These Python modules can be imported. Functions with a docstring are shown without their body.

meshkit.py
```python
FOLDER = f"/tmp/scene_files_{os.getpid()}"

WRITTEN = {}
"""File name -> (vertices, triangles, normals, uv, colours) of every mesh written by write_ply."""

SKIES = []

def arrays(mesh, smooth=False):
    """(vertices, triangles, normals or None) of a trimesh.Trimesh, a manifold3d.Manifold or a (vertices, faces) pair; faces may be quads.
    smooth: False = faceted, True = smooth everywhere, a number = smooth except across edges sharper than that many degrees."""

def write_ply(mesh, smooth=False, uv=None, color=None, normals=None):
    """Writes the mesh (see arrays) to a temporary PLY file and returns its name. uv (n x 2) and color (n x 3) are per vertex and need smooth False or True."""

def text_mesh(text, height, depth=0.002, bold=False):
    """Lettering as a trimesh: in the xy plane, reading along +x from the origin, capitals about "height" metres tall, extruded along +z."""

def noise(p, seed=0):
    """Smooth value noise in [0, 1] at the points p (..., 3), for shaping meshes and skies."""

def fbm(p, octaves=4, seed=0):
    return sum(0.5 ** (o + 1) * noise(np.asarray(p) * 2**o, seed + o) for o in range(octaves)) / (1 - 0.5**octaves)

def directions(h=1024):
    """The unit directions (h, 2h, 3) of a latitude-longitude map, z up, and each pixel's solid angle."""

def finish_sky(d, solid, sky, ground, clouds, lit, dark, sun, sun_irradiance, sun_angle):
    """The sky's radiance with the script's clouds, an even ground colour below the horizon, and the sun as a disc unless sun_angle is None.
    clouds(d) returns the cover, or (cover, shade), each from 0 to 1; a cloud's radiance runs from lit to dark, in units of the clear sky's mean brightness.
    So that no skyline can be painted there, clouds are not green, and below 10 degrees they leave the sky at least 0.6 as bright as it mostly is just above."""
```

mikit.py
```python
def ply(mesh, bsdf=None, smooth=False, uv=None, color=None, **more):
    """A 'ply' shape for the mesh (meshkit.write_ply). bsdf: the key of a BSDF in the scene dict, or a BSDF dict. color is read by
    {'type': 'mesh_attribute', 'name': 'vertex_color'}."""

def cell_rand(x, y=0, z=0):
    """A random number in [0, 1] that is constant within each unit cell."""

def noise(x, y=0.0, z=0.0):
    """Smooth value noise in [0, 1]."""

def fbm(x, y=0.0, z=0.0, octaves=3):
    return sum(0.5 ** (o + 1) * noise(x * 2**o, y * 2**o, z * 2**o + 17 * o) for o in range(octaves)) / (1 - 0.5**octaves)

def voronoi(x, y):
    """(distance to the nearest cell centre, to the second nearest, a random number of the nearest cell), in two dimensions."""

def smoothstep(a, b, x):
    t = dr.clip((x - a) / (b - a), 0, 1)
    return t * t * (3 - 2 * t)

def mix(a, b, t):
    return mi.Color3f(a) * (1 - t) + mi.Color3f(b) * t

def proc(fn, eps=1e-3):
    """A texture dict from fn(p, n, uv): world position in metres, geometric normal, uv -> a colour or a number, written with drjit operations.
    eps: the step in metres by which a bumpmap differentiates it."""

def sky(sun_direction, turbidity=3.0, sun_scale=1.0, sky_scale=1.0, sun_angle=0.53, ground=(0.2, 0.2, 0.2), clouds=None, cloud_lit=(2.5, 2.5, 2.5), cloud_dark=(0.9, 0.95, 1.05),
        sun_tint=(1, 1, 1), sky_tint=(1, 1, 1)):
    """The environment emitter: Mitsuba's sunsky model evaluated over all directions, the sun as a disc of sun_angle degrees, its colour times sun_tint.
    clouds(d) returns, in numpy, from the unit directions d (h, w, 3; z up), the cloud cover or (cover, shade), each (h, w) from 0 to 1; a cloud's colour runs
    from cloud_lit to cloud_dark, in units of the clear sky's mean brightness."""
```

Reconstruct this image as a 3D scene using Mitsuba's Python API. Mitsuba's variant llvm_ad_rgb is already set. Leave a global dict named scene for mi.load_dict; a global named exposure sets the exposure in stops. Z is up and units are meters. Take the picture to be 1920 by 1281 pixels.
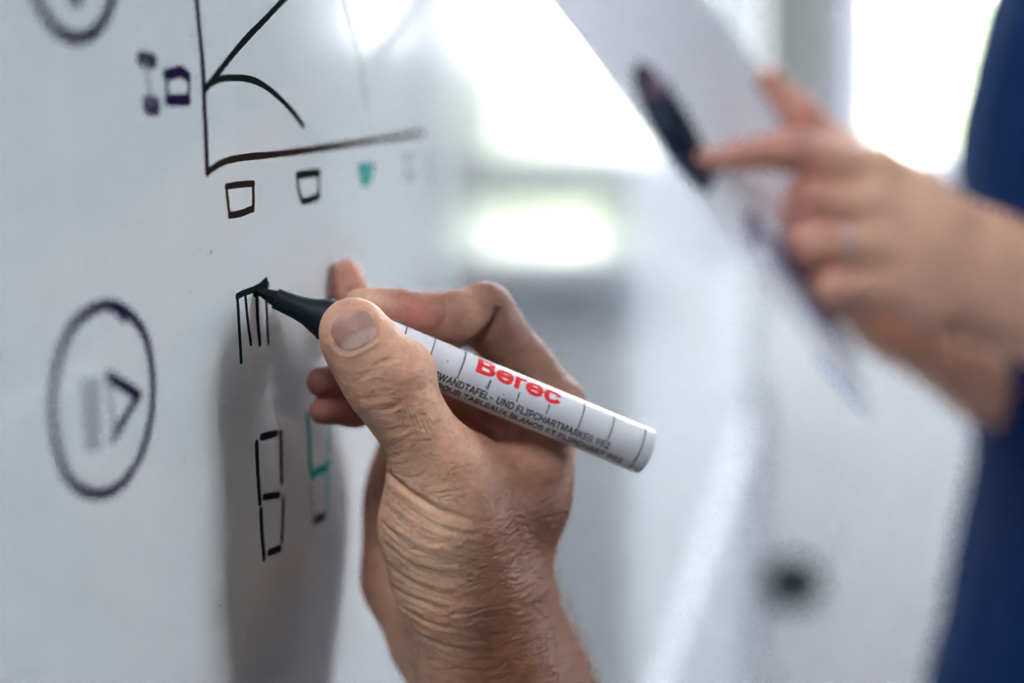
import math, random
import numpy as np, trimesh, drjit as dr, mitsuba as mi
import manifold3d as m3
from scipy.ndimage import map_coordinates
from scipy.interpolate import CubicSpline
from scipy.spatial import cKDTree
import shapely, shapely.geometry as sg
import meshkit, mikit
from mikit import ply, proc

T = mi.ScalarTransform4f
rng = np.random.default_rng(7)

# ------------------------------------------------------------------ camera
FPX = 2667.0                       # focal length in pixels of the 1920 px frame (50 mm on 36 mm)
_th, _p, _roll = np.radians([14.0, 10.5, 1.2])
_h = np.array([-np.sin(_th), np.cos(_th), 0]); _r = np.array([np.cos(_th), np.sin(_th), 0]); _u = np.array([0, 0, 1.0])
CAM = np.array([0.1915, 0.0, 1.40])
FWD = _h * np.cos(_p) - _u * np.sin(_p)
_up = _h * np.sin(_p) + _u * np.cos(_p)
RIGHT = _r * np.cos(_roll) - _up * np.sin(_roll)
UP = _up * np.cos(_roll) + _r * np.sin(_roll)
scene, labels = {}, {}
scene['camera'] = {'type': 'thinlens', 'fov': float(np.degrees(2 * np.arctan(960 / FPX))), 'fov_axis': 'x',
                   'to_world': T().look_at(CAM.tolist(), (CAM + FWD).tolist(), UP.tolist()),
                   'aperture_radius': 0.0089, 'focus_distance': 0.4545, 'near_clip': 0.01, 'far_clip': 500.0}

# ------------------------------------------------------------------ sky and exposure
exposure = 8.43
scene['sky'] = mikit.sky((-0.35, -0.6, 0.7), turbidity=3.0, sun_scale=0.0, sky_scale=1.0, ground=(0.3, 0.32, 0.28),
                         clouds=lambda d: np.ones(d.shape[:2]), cloud_lit=(1.0, 1.035, 1.13), cloud_dark=(1.0, 1.035, 1.13))


# ------------------------------------------------------------------ helpers
def ray(px, py): return FWD + RIGHT * (px - 960) / FPX - UP * (py - 640.5) / FPX
def at(px, py, z): return CAM + ray(px, py) * z
def meet(px, py, axis, value):
    d = ray(px, py); return CAM + d * ((value - CAM[axis]) / d[axis])
def norm(v): v = np.asarray(v, float); return v / np.linalg.norm(v)

def tag(key, label=None, cat=None, group=None, kind=None):
    e = labels.setdefault(key, {})
    for k, v in (('label', label), ('category', cat), ('group', group), ('kind', kind)):
        if v: e[k] = v

def add(key, mesh, mat, smooth=False, uv=None, color=None):
    if key in scene:
        n = 1
        while f'{key}_{n:03d}' in scene: n += 1
        key = f'{key}_{n:03d}'
    scene[key] = ply(mesh, mat, smooth=smooth, uv=uv, color=color)
    return key

def box(x0, x1, y0, y1, z0, z1):
    b = trimesh.creation.box((x1 - x0, y1 - y0, z1 - z0)); b.apply_translation(((x0 + x1) / 2, (y0 + y1) / 2, (z0 + z1) / 2)); return b

def mbox(x0, x1, y0, y1, z0, z1):
    return m3.Manifold.cube((x1 - x0, y1 - y0, z1 - z0)).translate((x0, y0, z0))

def rbox(x0, x1, y0, y1, z0, z1, r=0.003):
    sp = m3.Manifold.sphere(r, 12)
    return m3.Manifold.batch_hull([sp.translate((x, y, z)) for x in (x0 + r, x1 - r) for y in (y0 + r, y1 - r) for z in (z0 + r, z1 - r)])

def cat(ms): return trimesh.util.concatenate(ms)
def tm(m):
    a = m.to_mesh(); return trimesh.Trimesh(a.vert_properties[:, :3], a.tri_verts, process=False)

def tube(pts, rad, n=12, caps=True):
    pts = np.asarray(pts, float); rad = np.broadcast_to(rad, len(pts)).astype(float)
    tang = np.gradient(pts, axis=0); tang /= np.linalg.norm(tang, axis=1, keepdims=True)
    a = norm(np.cross(tang[0], [0.31, 0.2, 0.93])); v = []
    for p, t, r in zip(pts, tang, rad):
        a = norm(a - t * (a @ t)); b = np.cross(t, a)
        ang = np.arange(n) * 2 * np.pi / n
        v.append(p + r * (np.cos(ang)[:, None] * a + np.sin(ang)[:, None] * b))
    v = np.vstack(v); f = []
    for i in range(len(pts) - 1):
        for j in range(n):
            q = i * n + j, i * n + (j + 1) % n, (i + 1) * n + (j + 1) % n, (i + 1) * n + j
            f += [[q[0], q[1], q[2]], [q[0], q[2], q[3]]]
    if caps:
        v = np.vstack([v, pts[:1], pts[-1:]]); c0, c1 = len(v) - 2, len(v) - 1; m = (len(pts) - 1) * n
        for j in range(n): f += [[c0, (j + 1) % n, j], [c1, m + j, m + (j + 1) % n]]
    return trimesh.Trimesh(v, np.array(f), process=False)

def lathe(profile, origin, axis, n=64):
    """profile: (s, r) along axis from the origin."""
    a = norm(axis); e = norm(np.cross(a, [0.2, 0.3, 0.9])); g = np.cross(a, e)
    prof = np.array(profile, float); ang = np.arange(n) * 2 * np.pi / n
    v = (origin + prof[:, 0][:, None, None] * a + prof[:, 1][:, None, None] * (np.cos(ang)[:, None] * e + np.sin(ang)[:, None] * g)).reshape(-1, 3)
    f = []
    for i in range(len(prof) - 1):
        for j in range(n):
            q = i * n + j, i * n + (j + 1) % n, (i + 1) * n + (j + 1) % n, (i + 1) * n + j
            f += [[q[0], q[1], q[2]], [q[0], q[2], q[3]]]
    return trimesh.Trimesh(v, np.array(f), process=False)

# --- signed distance modelling (for bodies): round cones, smooth union, surface nets
def smin(a, b, k):
    h = np.maximum(k - np.abs(a - b), 0) / k
    return np.minimum(a, b) - h * h * k * 0.25

class Field:
    def __init__(self, lo, hi, vox):
        self.lo, self.vox = np.asarray(lo, float), vox
        self.n = np.ceil((np.asarray(hi) - lo) / vox).astype(int) + 1
        self.ax = [self.lo[i] + np.arange(self.n[i]) * vox for i in range(3)]
    def empty(self): return np.full(self.n, 1.0, np.float32)
    def cone(self, d, a, b, ra, rb, k, squash=None):
        """joins a tapered round bone to the field d."""
        a, b = np.asarray(a, float), np.asarray(b, float); m = max(ra, rb) + k + 0.006
        i0 = np.clip(((np.minimum(a, b) - m - self.lo) / self.vox).astype(int), 0, self.n - 1)
        i1 = np.clip(((np.maximum(a, b) + m - self.lo) / self.vox).astype(int) + 2, 1, self.n)
        if (i1 <= i0).any(): return
        s = tuple(slice(x, y) for x, y in zip(i0, i1))
        X, Y, Z = (self.ax[q][s[q]].astype(np.float32) for q in range(3))
        ba = b - a; L2 = max(ba @ ba, 1e-12)
        px, py, pz = X[:, None, None] - a[0], Y[None, :, None] - a[1], Z[None, None, :] - a[2]
        t = np.clip((px * ba[0] + py * ba[1] + pz * ba[2]) / L2, 0, 1)
        dist = np.sqrt((px - t * ba[0]) ** 2 + (py - t * ba[1]) ** 2 + (pz - t * ba[2]) ** 2) - (ra + (rb - ra) * t)
        d[s] = smin(d[s], dist.astype(np.float32), k)
    def ball(self, d, c, rad, axes, k):
        """an ellipsoid with half axes rad along the rows of axes."""
        c = np.asarray(c, float); m = max(rad) + k + 0.006
        i0 = np.clip(((c - m - self.lo) / self.vox).astype(int), 0, self.n - 1)
        i1 = np.clip(((c + m - self.lo) / self.vox).astype(int) + 2, 1, self.n)
        if (i1 <= i0).any(): return
        s = tuple(slice(x, y) for x, y in zip(i0, i1))
        X, Y, Z = (self.ax[q][s[q]].astype(np.float32) for q in range(3))
        P = np.stack(np.broadcast_arrays(X[:, None, None] - c[0], Y[None, :, None] - c[1], Z[None, None, :] - c[2]), -1)
        q = P @ np.asarray(axes, float).T.astype(np.float32)
        r = np.asarray(rad, np.float32)
        k0 = np.linalg.norm(q / r, axis=-1); k1 = np.linalg.norm(q / r ** 2, axis=-1)
        dist = k0 * (k0 - 1) / np.maximum(k1, 1e-6)
        d[s] = smin(d[s], dist.astype(np.float32), k)
    def sample(self, d, P): return map_coordinates(d, ((P - self.lo) / self.vox).T, order=1, mode='nearest')
    def grad(self, d, P):
        e = self.vox; g = np.stack([self.sample(d, P + e * v) - self.sample(d, P - e * v) for v in np.eye(3)], 1)
        return g / np.maximum(np.linalg.norm(g, axis=1, keepdims=True), 1e-9)
    def mesh(self, d):
        """surface nets."""
        d = d.copy()
        for ax in range(3):
            for e in (0, -1):
                sl = [slice(None)] * 3; sl[ax] = e; d[tuple(sl)] = np.maximum(d[tuple(sl)], 1e-4)
        s = d < 0; nx, ny, nz = (q - 1 for q in d.shape)
        cnt = np.zeros((nx, ny, nz), np.int8)
        for o in np.ndindex(2, 2, 2): cnt += s[o[0]:o[0] + nx, o[1]:o[1] + ny, o[2]:o[2] + nz]
        idx = np.argwhere((cnt > 0) & (cnt < 8)); ids = np.full((nx, ny, nz), -1, np.int32); ids[tuple(idx.T)] = np.arange(len(idx))
        acc, w = np.zeros((len(idx), 3)), np.zeros(len(idx))
        corner = lambda o: d[tuple((idx + o).T)]
        for o in np.ndindex(2, 2, 2):
            for ax in range(3):
                if o[ax] == 0:
                    o2 = list(o); o2[ax] = 1; v0, v1 = corner(np.array(o)), corner(np.array(o2)); cr = (v0 < 0) != (v1 < 0)
                    t = np.where(cr, v0 / np.where(cr, v0 - v1, 1), 0); pos = np.tile(np.array(o, float), (len(idx), 1)); pos[:, ax] = t
                    acc += pos * cr[:, None]; w += cr
        P = self.lo + (idx + acc / w[:, None]) * self.vox; F = []
        for ax in range(3):
            b, c = (ax + 1) % 3, (ax + 2) % 3
            n1 = [slice(None)] * 3; n2 = [slice(None)] * 3; n1[ax] = slice(0, -1); n2[ax] = slice(1, None)
            e = np.argwhere(s[tuple(n1)] != s[tuple(n2)]); e = e[(e[:, b] > 0) & (e[:, c] > 0) & (e[:, b] < d.shape[b] - 1) & (e[:, c] < d.shape[c] - 1)]
            ins = s[tuple(e.T)]; ub, uc = np.eye(3, dtype=int)[b], np.eye(3, dtype=int)[c]
            q = np.stack([ids[tuple((e - m).T)] for m in (ub + uc, uc, ub * 0, ub)], 1)
            q[~ins] = q[~ins][:, ::-1]; F.append(q)
        q = np.vstack(F); f = np.vstack([q[:, [0, 1, 2]], q[:, [0, 2, 3]]])
        for _ in range(2):
            P = P - self.grad(d, P) * self.sample(d, P)[:, None] * 0.8
        return trimesh.Trimesh(P, f, process=False)

def hash_noise(P, scale, seed=0, octaves=3): return meshkit.fbm(np.asarray(P) * scale, octaves, seed)

# ------------------------------------------------------------------ materials
def mat(name, base, rough=0.5, spec=0.5, **kw):
    b = base if isinstance(base, dict) else {'type': 'rgb', 'value': list(base)}
    scene[name] = {'type': 'twosided', 'bsdf': {'type': 'principled', 'base_color': b, 'roughness': rough, 'specular': spec, **kw}}
    return name

scene['paint_white'] = {'type': 'twosided', 'bsdf': {'type': 'diffuse', 'reflectance': proc(lambda p, n, uv: mikit.mix((.80, .815, .82), (.86, .87, .87), mikit.fbm(p.x * 3, p.y * 3, p.z * 3)))}}
mat('paint_ceiling', (.78, .79, .79), .8)
mat('floor_carpet', proc(lambda p, n, uv: mikit.mix((.07, .075, .08), (.11, .115, .12), mikit.fbm(p.x * 40, p.y * 40, 0))), .9)
mat('paint_grey', (.13, .14, .15), .7)
mat('frame_grey', (.62, .64, .64), .4)
scene['panel_white'] = {'type': 'twosided', 'bsdf': {'type': 'diffuse', 'reflectance': {'type': 'rgb', 'value': list((.93, .93, .925))}}}
mat('aluminium', (.58, .60, .61), .6, .2)
mat('dark_plastic', (.025, .035, .04), .45)
scene['glass'] = {'type': 'thindielectric', 'int_ior': 1.5}

def board_colour(p, n, uv):
    haze = mikit.smoothstep(.52, .78, mikit.fbm(p.y * 9, p.z * 2.2, 3.0))
    wipe = mikit.smoothstep(.60, .85, mikit.fbm(p.y * 70, p.z * 5, 9.0)) * mikit.smoothstep(.45, .7, mikit.fbm(p.y * 8, p.z * 8, 1.0))
    return mikit.mix(mikit.mix((.735, .765, .775), (.715, .735, .765), haze), (.78, .795, .80), wipe * 0.5)
scene['board_enamel'] = {'type': 'twosided', 'bsdf': {'type': 'roughplastic', 'distribution': 'ggx', 'alpha': 0.012, 'int_ior': 1.52, 'nonlinear': True,
                                                     'diffuse_reflectance': proc(board_colour)}}
scene['ink_violet'] = {'type': 'twosided', 'bsdf': {'type': 'diffuse', 'reflectance': {'type': 'rgb', 'value': list((.012, .009, .035))}}}
scene['ink_black'] = {'type': 'twosided', 'bsdf': {'type': 'diffuse', 'reflectance': {'type': 'rgb', 'value': list((.008, .012, .013))}}}
scene['ink_brown'] = {'type': 'twosided', 'bsdf': {'type': 'diffuse', 'reflectance': {'type': 'rgb', 'value': list((.020, .013, .012))}}}
scene['ink_grey'] = {'type': 'twosided', 'bsdf': {'type': 'diffuse', 'reflectance': {'type': 'rgb', 'value': list((.28, .30, .33))}}}
scene['ink_faint'] = {'type': 'twosided', 'bsdf': {'type': 'diffuse', 'reflectance': {'type': 'rgb', 'value': list((.42, .45, .48))}}}
scene['ink_teal'] = {'type': 'twosided', 'bsdf': {'type': 'diffuse', 'reflectance': {'type': 'rgb', 'value': list((.0, .26, .23))}}}
scene['ink_teal_faint'] = {'type': 'twosided', 'bsdf': {'type': 'diffuse', 'reflectance': {'type': 'rgb', 'value': list((.12, .38, .36))}}}

# ------------------------------------------------------------------ the room
RX, Y0, Y1, H = 3.4, -2.6, 2.92, 2.75          # right wall, wall behind, far wall, ceiling
add('floor', box(-.15, RX + .15, Y0 - .15, Y1 + .15, -.12, 0), 'floor_carpet'); tag('floor', kind='structure')
SK = (.03, .40, -1.00, -.25)            # unseen skylight added to light the hand: x0, x1, y0, y1
add('ceiling', tm(mbox(-.15, RX + .15, Y0 - .15, Y1 + .15, H, H + .12) - mbox(SK[0], SK[1], SK[2], SK[3], H - .1, H + .3)), 'paint_ceiling'); tag('ceiling', kind='structure')
add('wall_left', box(-.165, -.022, Y0 - .15, Y1 + .15, 0, H), 'paint_white'); tag('wall_left', kind='structure')
add('wall_back', box(-.02, RX + .15, Y0 - .15, Y0, 0, H), 'paint_grey'); tag('wall_back', kind='structure')

WF = (.165, .625, 1.205, 2.62); WG = (.775, .90, 1.44, 2.62)        # far window: x0, x1, z0, z1
WL = (.335, .64, 1.015, 1.165)       # low vent pane under it
far = mbox(-.022, RX + .15, Y1, Y1 + .15, 0, H) - mbox(WF[0], WF[1], Y1 - .1, Y1 + .3, WF[2], WF[3]) - mbox(WG[0], WG[1], Y1 - .1, Y1 + .3, WG[2], WG[3]) - mbox(WL[0], WL[1], Y1 - .1, Y1 + .3, WL[2], WL[3])
add('wall_far', tm(far), 'paint_white'); tag('wall_far', kind='structure')
WR = [(1.72, 2.80, 1.15, 2.62)]        # windows of the right wall: y0, y1, z0, z1
rw = mbox(RX, RX + .15, Y0, Y1, 0, H)
for y0, y1, z0, z1 in WR: rw -= mbox(RX - .1, RX + .3, y0, y1, z0, z1)
add('wall_right', tm(rw), 'paint_grey'); tag('wall_right', kind='structure')

def window_x(name, x0, x1, z0, z1, y, fw=.035):
    """a window in a wall along x."""
    fr = mbox(x0, x1, y + .03, y + .09, z0, z1) - mbox(x0 + fw, x1 - fw, y, y + .12, z0 + fw, z1 - fw)
    add(name + '__frame', tm(fr), 'frame_grey'); add(name + '__pane', box(x0 + fw, x1 - fw, y + .058, y + .0581, z0 + fw, z1 - fw), 'glass')
    scene[name + '__pane'] = ply((np.array([[x0 + fw, y + .06, z0 + fw], [x1 - fw, y + .06, z0 + fw], [x1 - fw, y + .06, z1 - fw], [x0 + fw, y + .06, z1 - fw]]), np.array([[0, 1, 2, 3]])), 'glass')
    tag(name, kind='structure')
def window_y(name, y0, y1, z0, z1, x, fw=.035):
    fr = mbox(x + .03, x + .09, y0, y1, z0, z1) - mbox(x, x + .12, y0 + fw, y1 - fw, z0 + fw, z1 - fw)
    add(name + '__frame', tm(fr), 'frame_grey')
    scene[name + '__pane'] = ply((np.array([[x + .06, y0 + fw, z0 + fw], [x + .06, y1 - fw, z0 + fw], [x + .06, y1 - fw, z1 - fw], [x + .06, y0 + fw, z1 - fw]]), np.array([[0, 1, 2, 3]])), 'glass')
    tag(name, kind='structure')
window_x('window_1', *WF, Y1)
window_x('window_2', *WL, Y1, .012)
window_x('window_5', *WG, Y1)
add('added_skylight_6__frame', tm(mbox(SK[0], SK[1], SK[2], SK[3], H + .04, H + .09) - mbox(SK[0] + .03, SK[1] - .03, SK[2] + .03, SK[3] - .03, H, H + .12)), 'frame_grey')
scene['added_skylight_6__pane'] = ply((np.array([[SK[0] + .03, SK[2] + .03, H + .06], [SK[1] - .03, SK[2] + .03, H + .06], [SK[1] - .03, SK[3] - .03, H + .06], [SK[0] + .03, SK[3] - .03, H + .06]]), np.array([[0, 1, 2, 3]])), 'glass'); tag('added_skylight_6', kind='structure')
window_y('window_3', WR[0][0], 2.20, WR[0][2], WR[0][3], RX)
window_y('window_4', 2.20, WR[0][1], WR[0][2], WR[0][3], RX)

# white panels below the far window, a joint between each two
for i, (x0, x1) in enumerate([(.004, .128), (.132, .62), (.624, 1.3), (1.304, 2.0), (2.004, 2.8), (2.804, 3.39)]):
    add('wall_far__panel', tm(rbox(x0, x1, Y1 - .016, Y1 + .001, .02, .99)), 'panel_white')
mat('pane_shade_grey', (.20, .23, .27), .6)
add('shade_trim_1', tm(rbox(.24, .62, Y1 - .05, Y1 - .014, .89, 1.0)), 'pane_shade_grey'); tag('shade_trim_1', kind='structure')  # added grey strip, stands for the shade below the vent pane
scene['casing_grey'] = {'type': 'twosided', 'bsdf': {'type': 'diffuse', 'reflectance': {'type': 'rgb', 'value': list((.40, .405, .39))}}}
scene['casing_lilac'] = {'type': 'twosided', 'bsdf': {'type': 'diffuse', 'reflectance': {'type': 'rgb', 'value': list((.52, .50, .60))}}}
scene['under_board_shade'] = {'type': 'twosided', 'bsdf': {'type': 'diffuse', 'reflectance': {'type': 'rgb', 'value': list((.36, .39, .42))}}}
add('trim_2', tm(rbox(-.021, .118, Y1 - .05, Y1 + .001, 1.03, H - .01)), 'casing_grey'); tag('trim_2', kind='structure')
add('trim_3', tm(rbox(.119, .160, Y1 - .045, Y1 + .001, 1.03, H - .01)), 'casing_lilac'); tag('trim_3', kind='structure')
add('trim_4', tm(rbox(-.0215, .002, 2.53, Y1 - .051, 1.03, H - .01)), 'casing_grey'); tag('trim_4', kind='structure')
add('shade_trim_5', box(-.0215, -.008, Y0, Y1 - .02, 0, .76), 'under_board_shade'); tag('shade_trim_5', kind='structure')  # shade under the board, done as a grey box on the wall
# low dark wall socket in the corner
sx, sz = .046, .345
add('wall_socket__cover', lathe([(0, .0), (0, .058), (.006, .060), (.014, .056), (.020, .0)], np.array([sx + .02, Y1 - .016, sz]), (0, -1, 0)), 'dark_plastic', 40)
add('wall_socket__insert', lathe([(0, .032), (.024, .032), (.024, .026), (.016, .024), (.016, 0)], np.array([sx + .02, Y1 - .0165, sz]), (0, -1, 0)), 'dark_plastic', 40)
tag('wall_socket', 'small round dark wall socket low on the white panel in the corner', 'socket')

# ------------------------------------------------------------------ whiteboard
BY0, BY1, BZ0, BZ1 = -.35, 2.50, .79, 2.05
add('whiteboard__panel', box(-.018, 0, BY0, BY1, BZ0, BZ1), 'board_enamel')
fr = (rbox(-.021, .006, BY0 - .012, BY1 + .012, BZ0 - .012, BZ1 + .012, .002) - mbox(-.03, .02, BY0, BY1, BZ0, BZ1))
add('whiteboard__frame', tm(fr), 'aluminium')
tag('whiteboard', 'large glossy whiteboard on the left wall covered in marker sketches', 'whiteboard')
tag('whiteboard__frame', 'thin aluminium frame')

def b2(px, py):
    P = meet(px, py, 0, 0.0); return P[1], P[2]
def line(pts, w, curve=True):
    q = np.array([b2(*p) for p in pts])
    if curve and len(q) > 2:
        t = np.r_[0, np.cumsum(np.linalg.norm(np.diff(q, axis=0), axis=1))]
        closed = np.allclose(pts[0], pts[-1])
        if closed: q[-1] = q[0]
        q = CubicSpline(t, q, bc_type='periodic' if closed else 'natural')(np.linspace(0, t[-1], 14 * len(pts)))
    g = sg.LineString(q)
    # a hand-drawn edge: the width wanders a little
    k = max(2, int(g.length / .004)); parts = []
    s = np.linspace(0, g.length, k + 1); ww = w * (1 + .12 * (meshkit.noise(np.c_[s * 90, s * 0 + w * 999, s * 0 + q[0, 0] * 50]) - .5) * 2)
    for i in range(k):
        a, b = g.interpolate(s[i]), g.interpolate(s[i + 1])
        parts.append(sg.MultiPoint([a, b]).buffer(ww[i] / 2, quad_segs=5).convex_hull)
    return shapely.union_all(parts)
def ink(name, strokes, mat_, label, lift=.00012):
    g = shapely.union_all(strokes).simplify(.00004)
    ms = []
    for poly in getattr(g, 'geoms', [g]):
        e = trimesh.creation.extrude_polygon(poly, lift, engine='earcut')
        v = e.vertices; e = trimesh.Trimesh(np.c_[v[:, 2], v[:, 0], v[:, 1]], e.faces, process=False); ms.append(e)
    k = add('whiteboard__' + name, cat(ms), mat_)
    if label: tag(k, label)
    return k

mm = .001
ink('circle', [line([(145, 72), (100, 50), (70, 0), (52, -70), (50, -140), (75, -220), (130, -280), (185, -250), (215, -170), (222, -90), (210, 0), (185, 52), (145, 72)], 3.4 * mm),
               line([(136, -6), (146, -4)], 4 * mm)], 'ink_violet', 'dark violet circle cut by the top edge of the photo')
ink('circle', [line([(213, 572), (170, 582), (130, 620), (106, 690), (98, 760), (105, 830), (127, 895), (172, 926), (215, 918), (250, 880), (275, 820), (286, 750), (284, 690), (272, 630), (245, 592), (213, 572)], 3.2 * mm),
               line([(200, 574), (222, 584), (232, 598)], 2.6 * mm)], 'ink_violet', 'dark violet circle around the play arrow')
ink('triangle', [line([(203, 706), (230, 722), (259, 742)], 3.4 * mm), line([(259, 742), (236, 780), (212, 823)], 3.0 * mm)], 'ink_violet', 'dark violet play arrow inside the lower circle')
ink('triangle_side', [line([(202, 710), (209, 770), (215, 812)], 2.6 * mm)], 'ink_grey', 'grey side of the play arrow')
ink('hatching', [line([(x0, 716 - i), (x1, 842 - 2 * i)], 2.0 * mm) for i, (x0, x1) in enumerate([(155, 163), (165, 171), (175, 178), (184, 186)])], 'ink_grey', 'grey hatched strokes beside the play arrow')
ink('dumbbell', [line([(264, 110), (286, 115)], 4.2 * mm), line([(277, 197), (291, 199)], 5.0 * mm)], 'ink_violet', 'dark ends of the small dumbbell mark')
ink('dumbbell_bar', [line([(273, 116), (284, 196)], 1.9 * mm)], 'ink_grey', 'thin grey bar of the dumbbell mark')
ink('square', [line([(311, 140), (330, 136), (346, 136), (352, 144)], 3.3 * mm), line([(312, 140), (314, 190)], 1.9 * mm), line([(353, 142), (354, 165), (352, 188)], 1.7 * mm),
               line([(314, 188), (335, 188), (352, 187)], 3.4 * mm)], 'ink_violet', 'small dark square left of the vertical axis')
ink('axis', [line([(366, -40), (370, 20), (375, 70), (380, 130), (381, 150), (383, 200), (385, 240), (388, 324)], 2.9 * mm)], 'ink_violet', 'dark violet vertical axis of the chart')
ink('axis', [line([(389, 323), (410, 308), (440, 298), (500, 291), (560, 284), (650, 271), (730, 259), (792, 249)], 2.4 * mm)], 'ink_brown', 'brownish black horizontal axis of the chart')
ink('graph_line', [line([(384, 168), (420, 122), (460, 74), (500, 33), (533, -2), (570, -35)], 2.5 * mm),
                   line([(384, 165), (402, 152), (435, 146), (465, 148), (500, 164), (535, 195), (555, 218), (568, 236)], 2.3 * mm)], 'ink_black', 'black straight and curved lines in the chart')
ink('graph_line', [line([(630, -50), (655, 30), (672, 100), (682, 160), (687, 205)], 2.4 * mm)], 'ink_faint', 'faint grey end of a curve in the chart')
ink('square', [line([(424, 350), (450, 346), (475, 344)], 2.2 * mm), line([(474, 346), (475, 370), (474, 394)], 1.8 * mm), line([(474, 391), (452, 400), (430, 404)], 2.2 * mm), line([(424, 350), (427, 380), (430, 404)], 1.7 * mm)],
    'ink_brown', 'small dark square below the corner of the chart')
ink('square', [line([(557, 329), (578, 326), (598, 324)], 2.8 * mm), line([(597, 326), (598, 366)], 2.2 * mm), line([(598, 367), (580, 375), (566, 377)], 2.6 * mm), line([(557, 330), (560, 360), (565, 375)], 2.2 * mm)],
    'ink_black', 'small blurred dark square right of the first one below the axis')
ink('tick_mark', [line([(674, 314), (700, 311)], 2.6 * mm), line([(675, 314), (678, 332), (684, 345)], 3.4 * mm), line([(699, 312), (694, 332), (684, 345)], 3.4 * mm), line([(686, 318), (686, 336)], 4 * mm)], 'ink_teal', 'small teal mark below the chart')
ink('square', [line([(757, 292), (776, 290)], 2.6 * mm), line([(770, 294), (760, 312), (774, 330)], 2.4 * mm), line([(757, 334), (776, 331)], 2.6 * mm)], 'ink_faint', 'faint grey mark at the far end below the axis')
ink('faint_stroke', [line([(806, 288), (808, 346)], 3 * mm)], 'ink_faint', 'faint grey upright stroke at the far end below the axis')
ink('comb_mark', [line([(445, 560), (448, 610), (452, 678)], 1.9 * mm), line([(460, 556), (464, 600), (470, 644)], 1.7 * mm), line([(481, 548), (483, 600), (487, 644)], 2.3 * mm), line([(498, 526), (500, 590), (503, 643)], 1.8 * mm),
                  line([(444, 556), (458, 549), (470, 545), (484, 539), (499, 525)], 2.2 * mm), line([(478, 548), (488, 545), (500, 534)], 3.2 * mm)], 'ink_black', 'black comb of four strokes being drawn at the pen tip')
ink('digit_segment', [line([(481, 832), (483, 885), (487, 942)], 2.6 * mm)], 'ink_black', '')
ink('digit_segment', [line([(490, 820), (518, 813)], 2.5 * mm)], 'ink_black', '')
ink('digit_segment', [line([(526, 812), (528, 904)], 2.4 * mm)], 'ink_brown', '')
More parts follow.
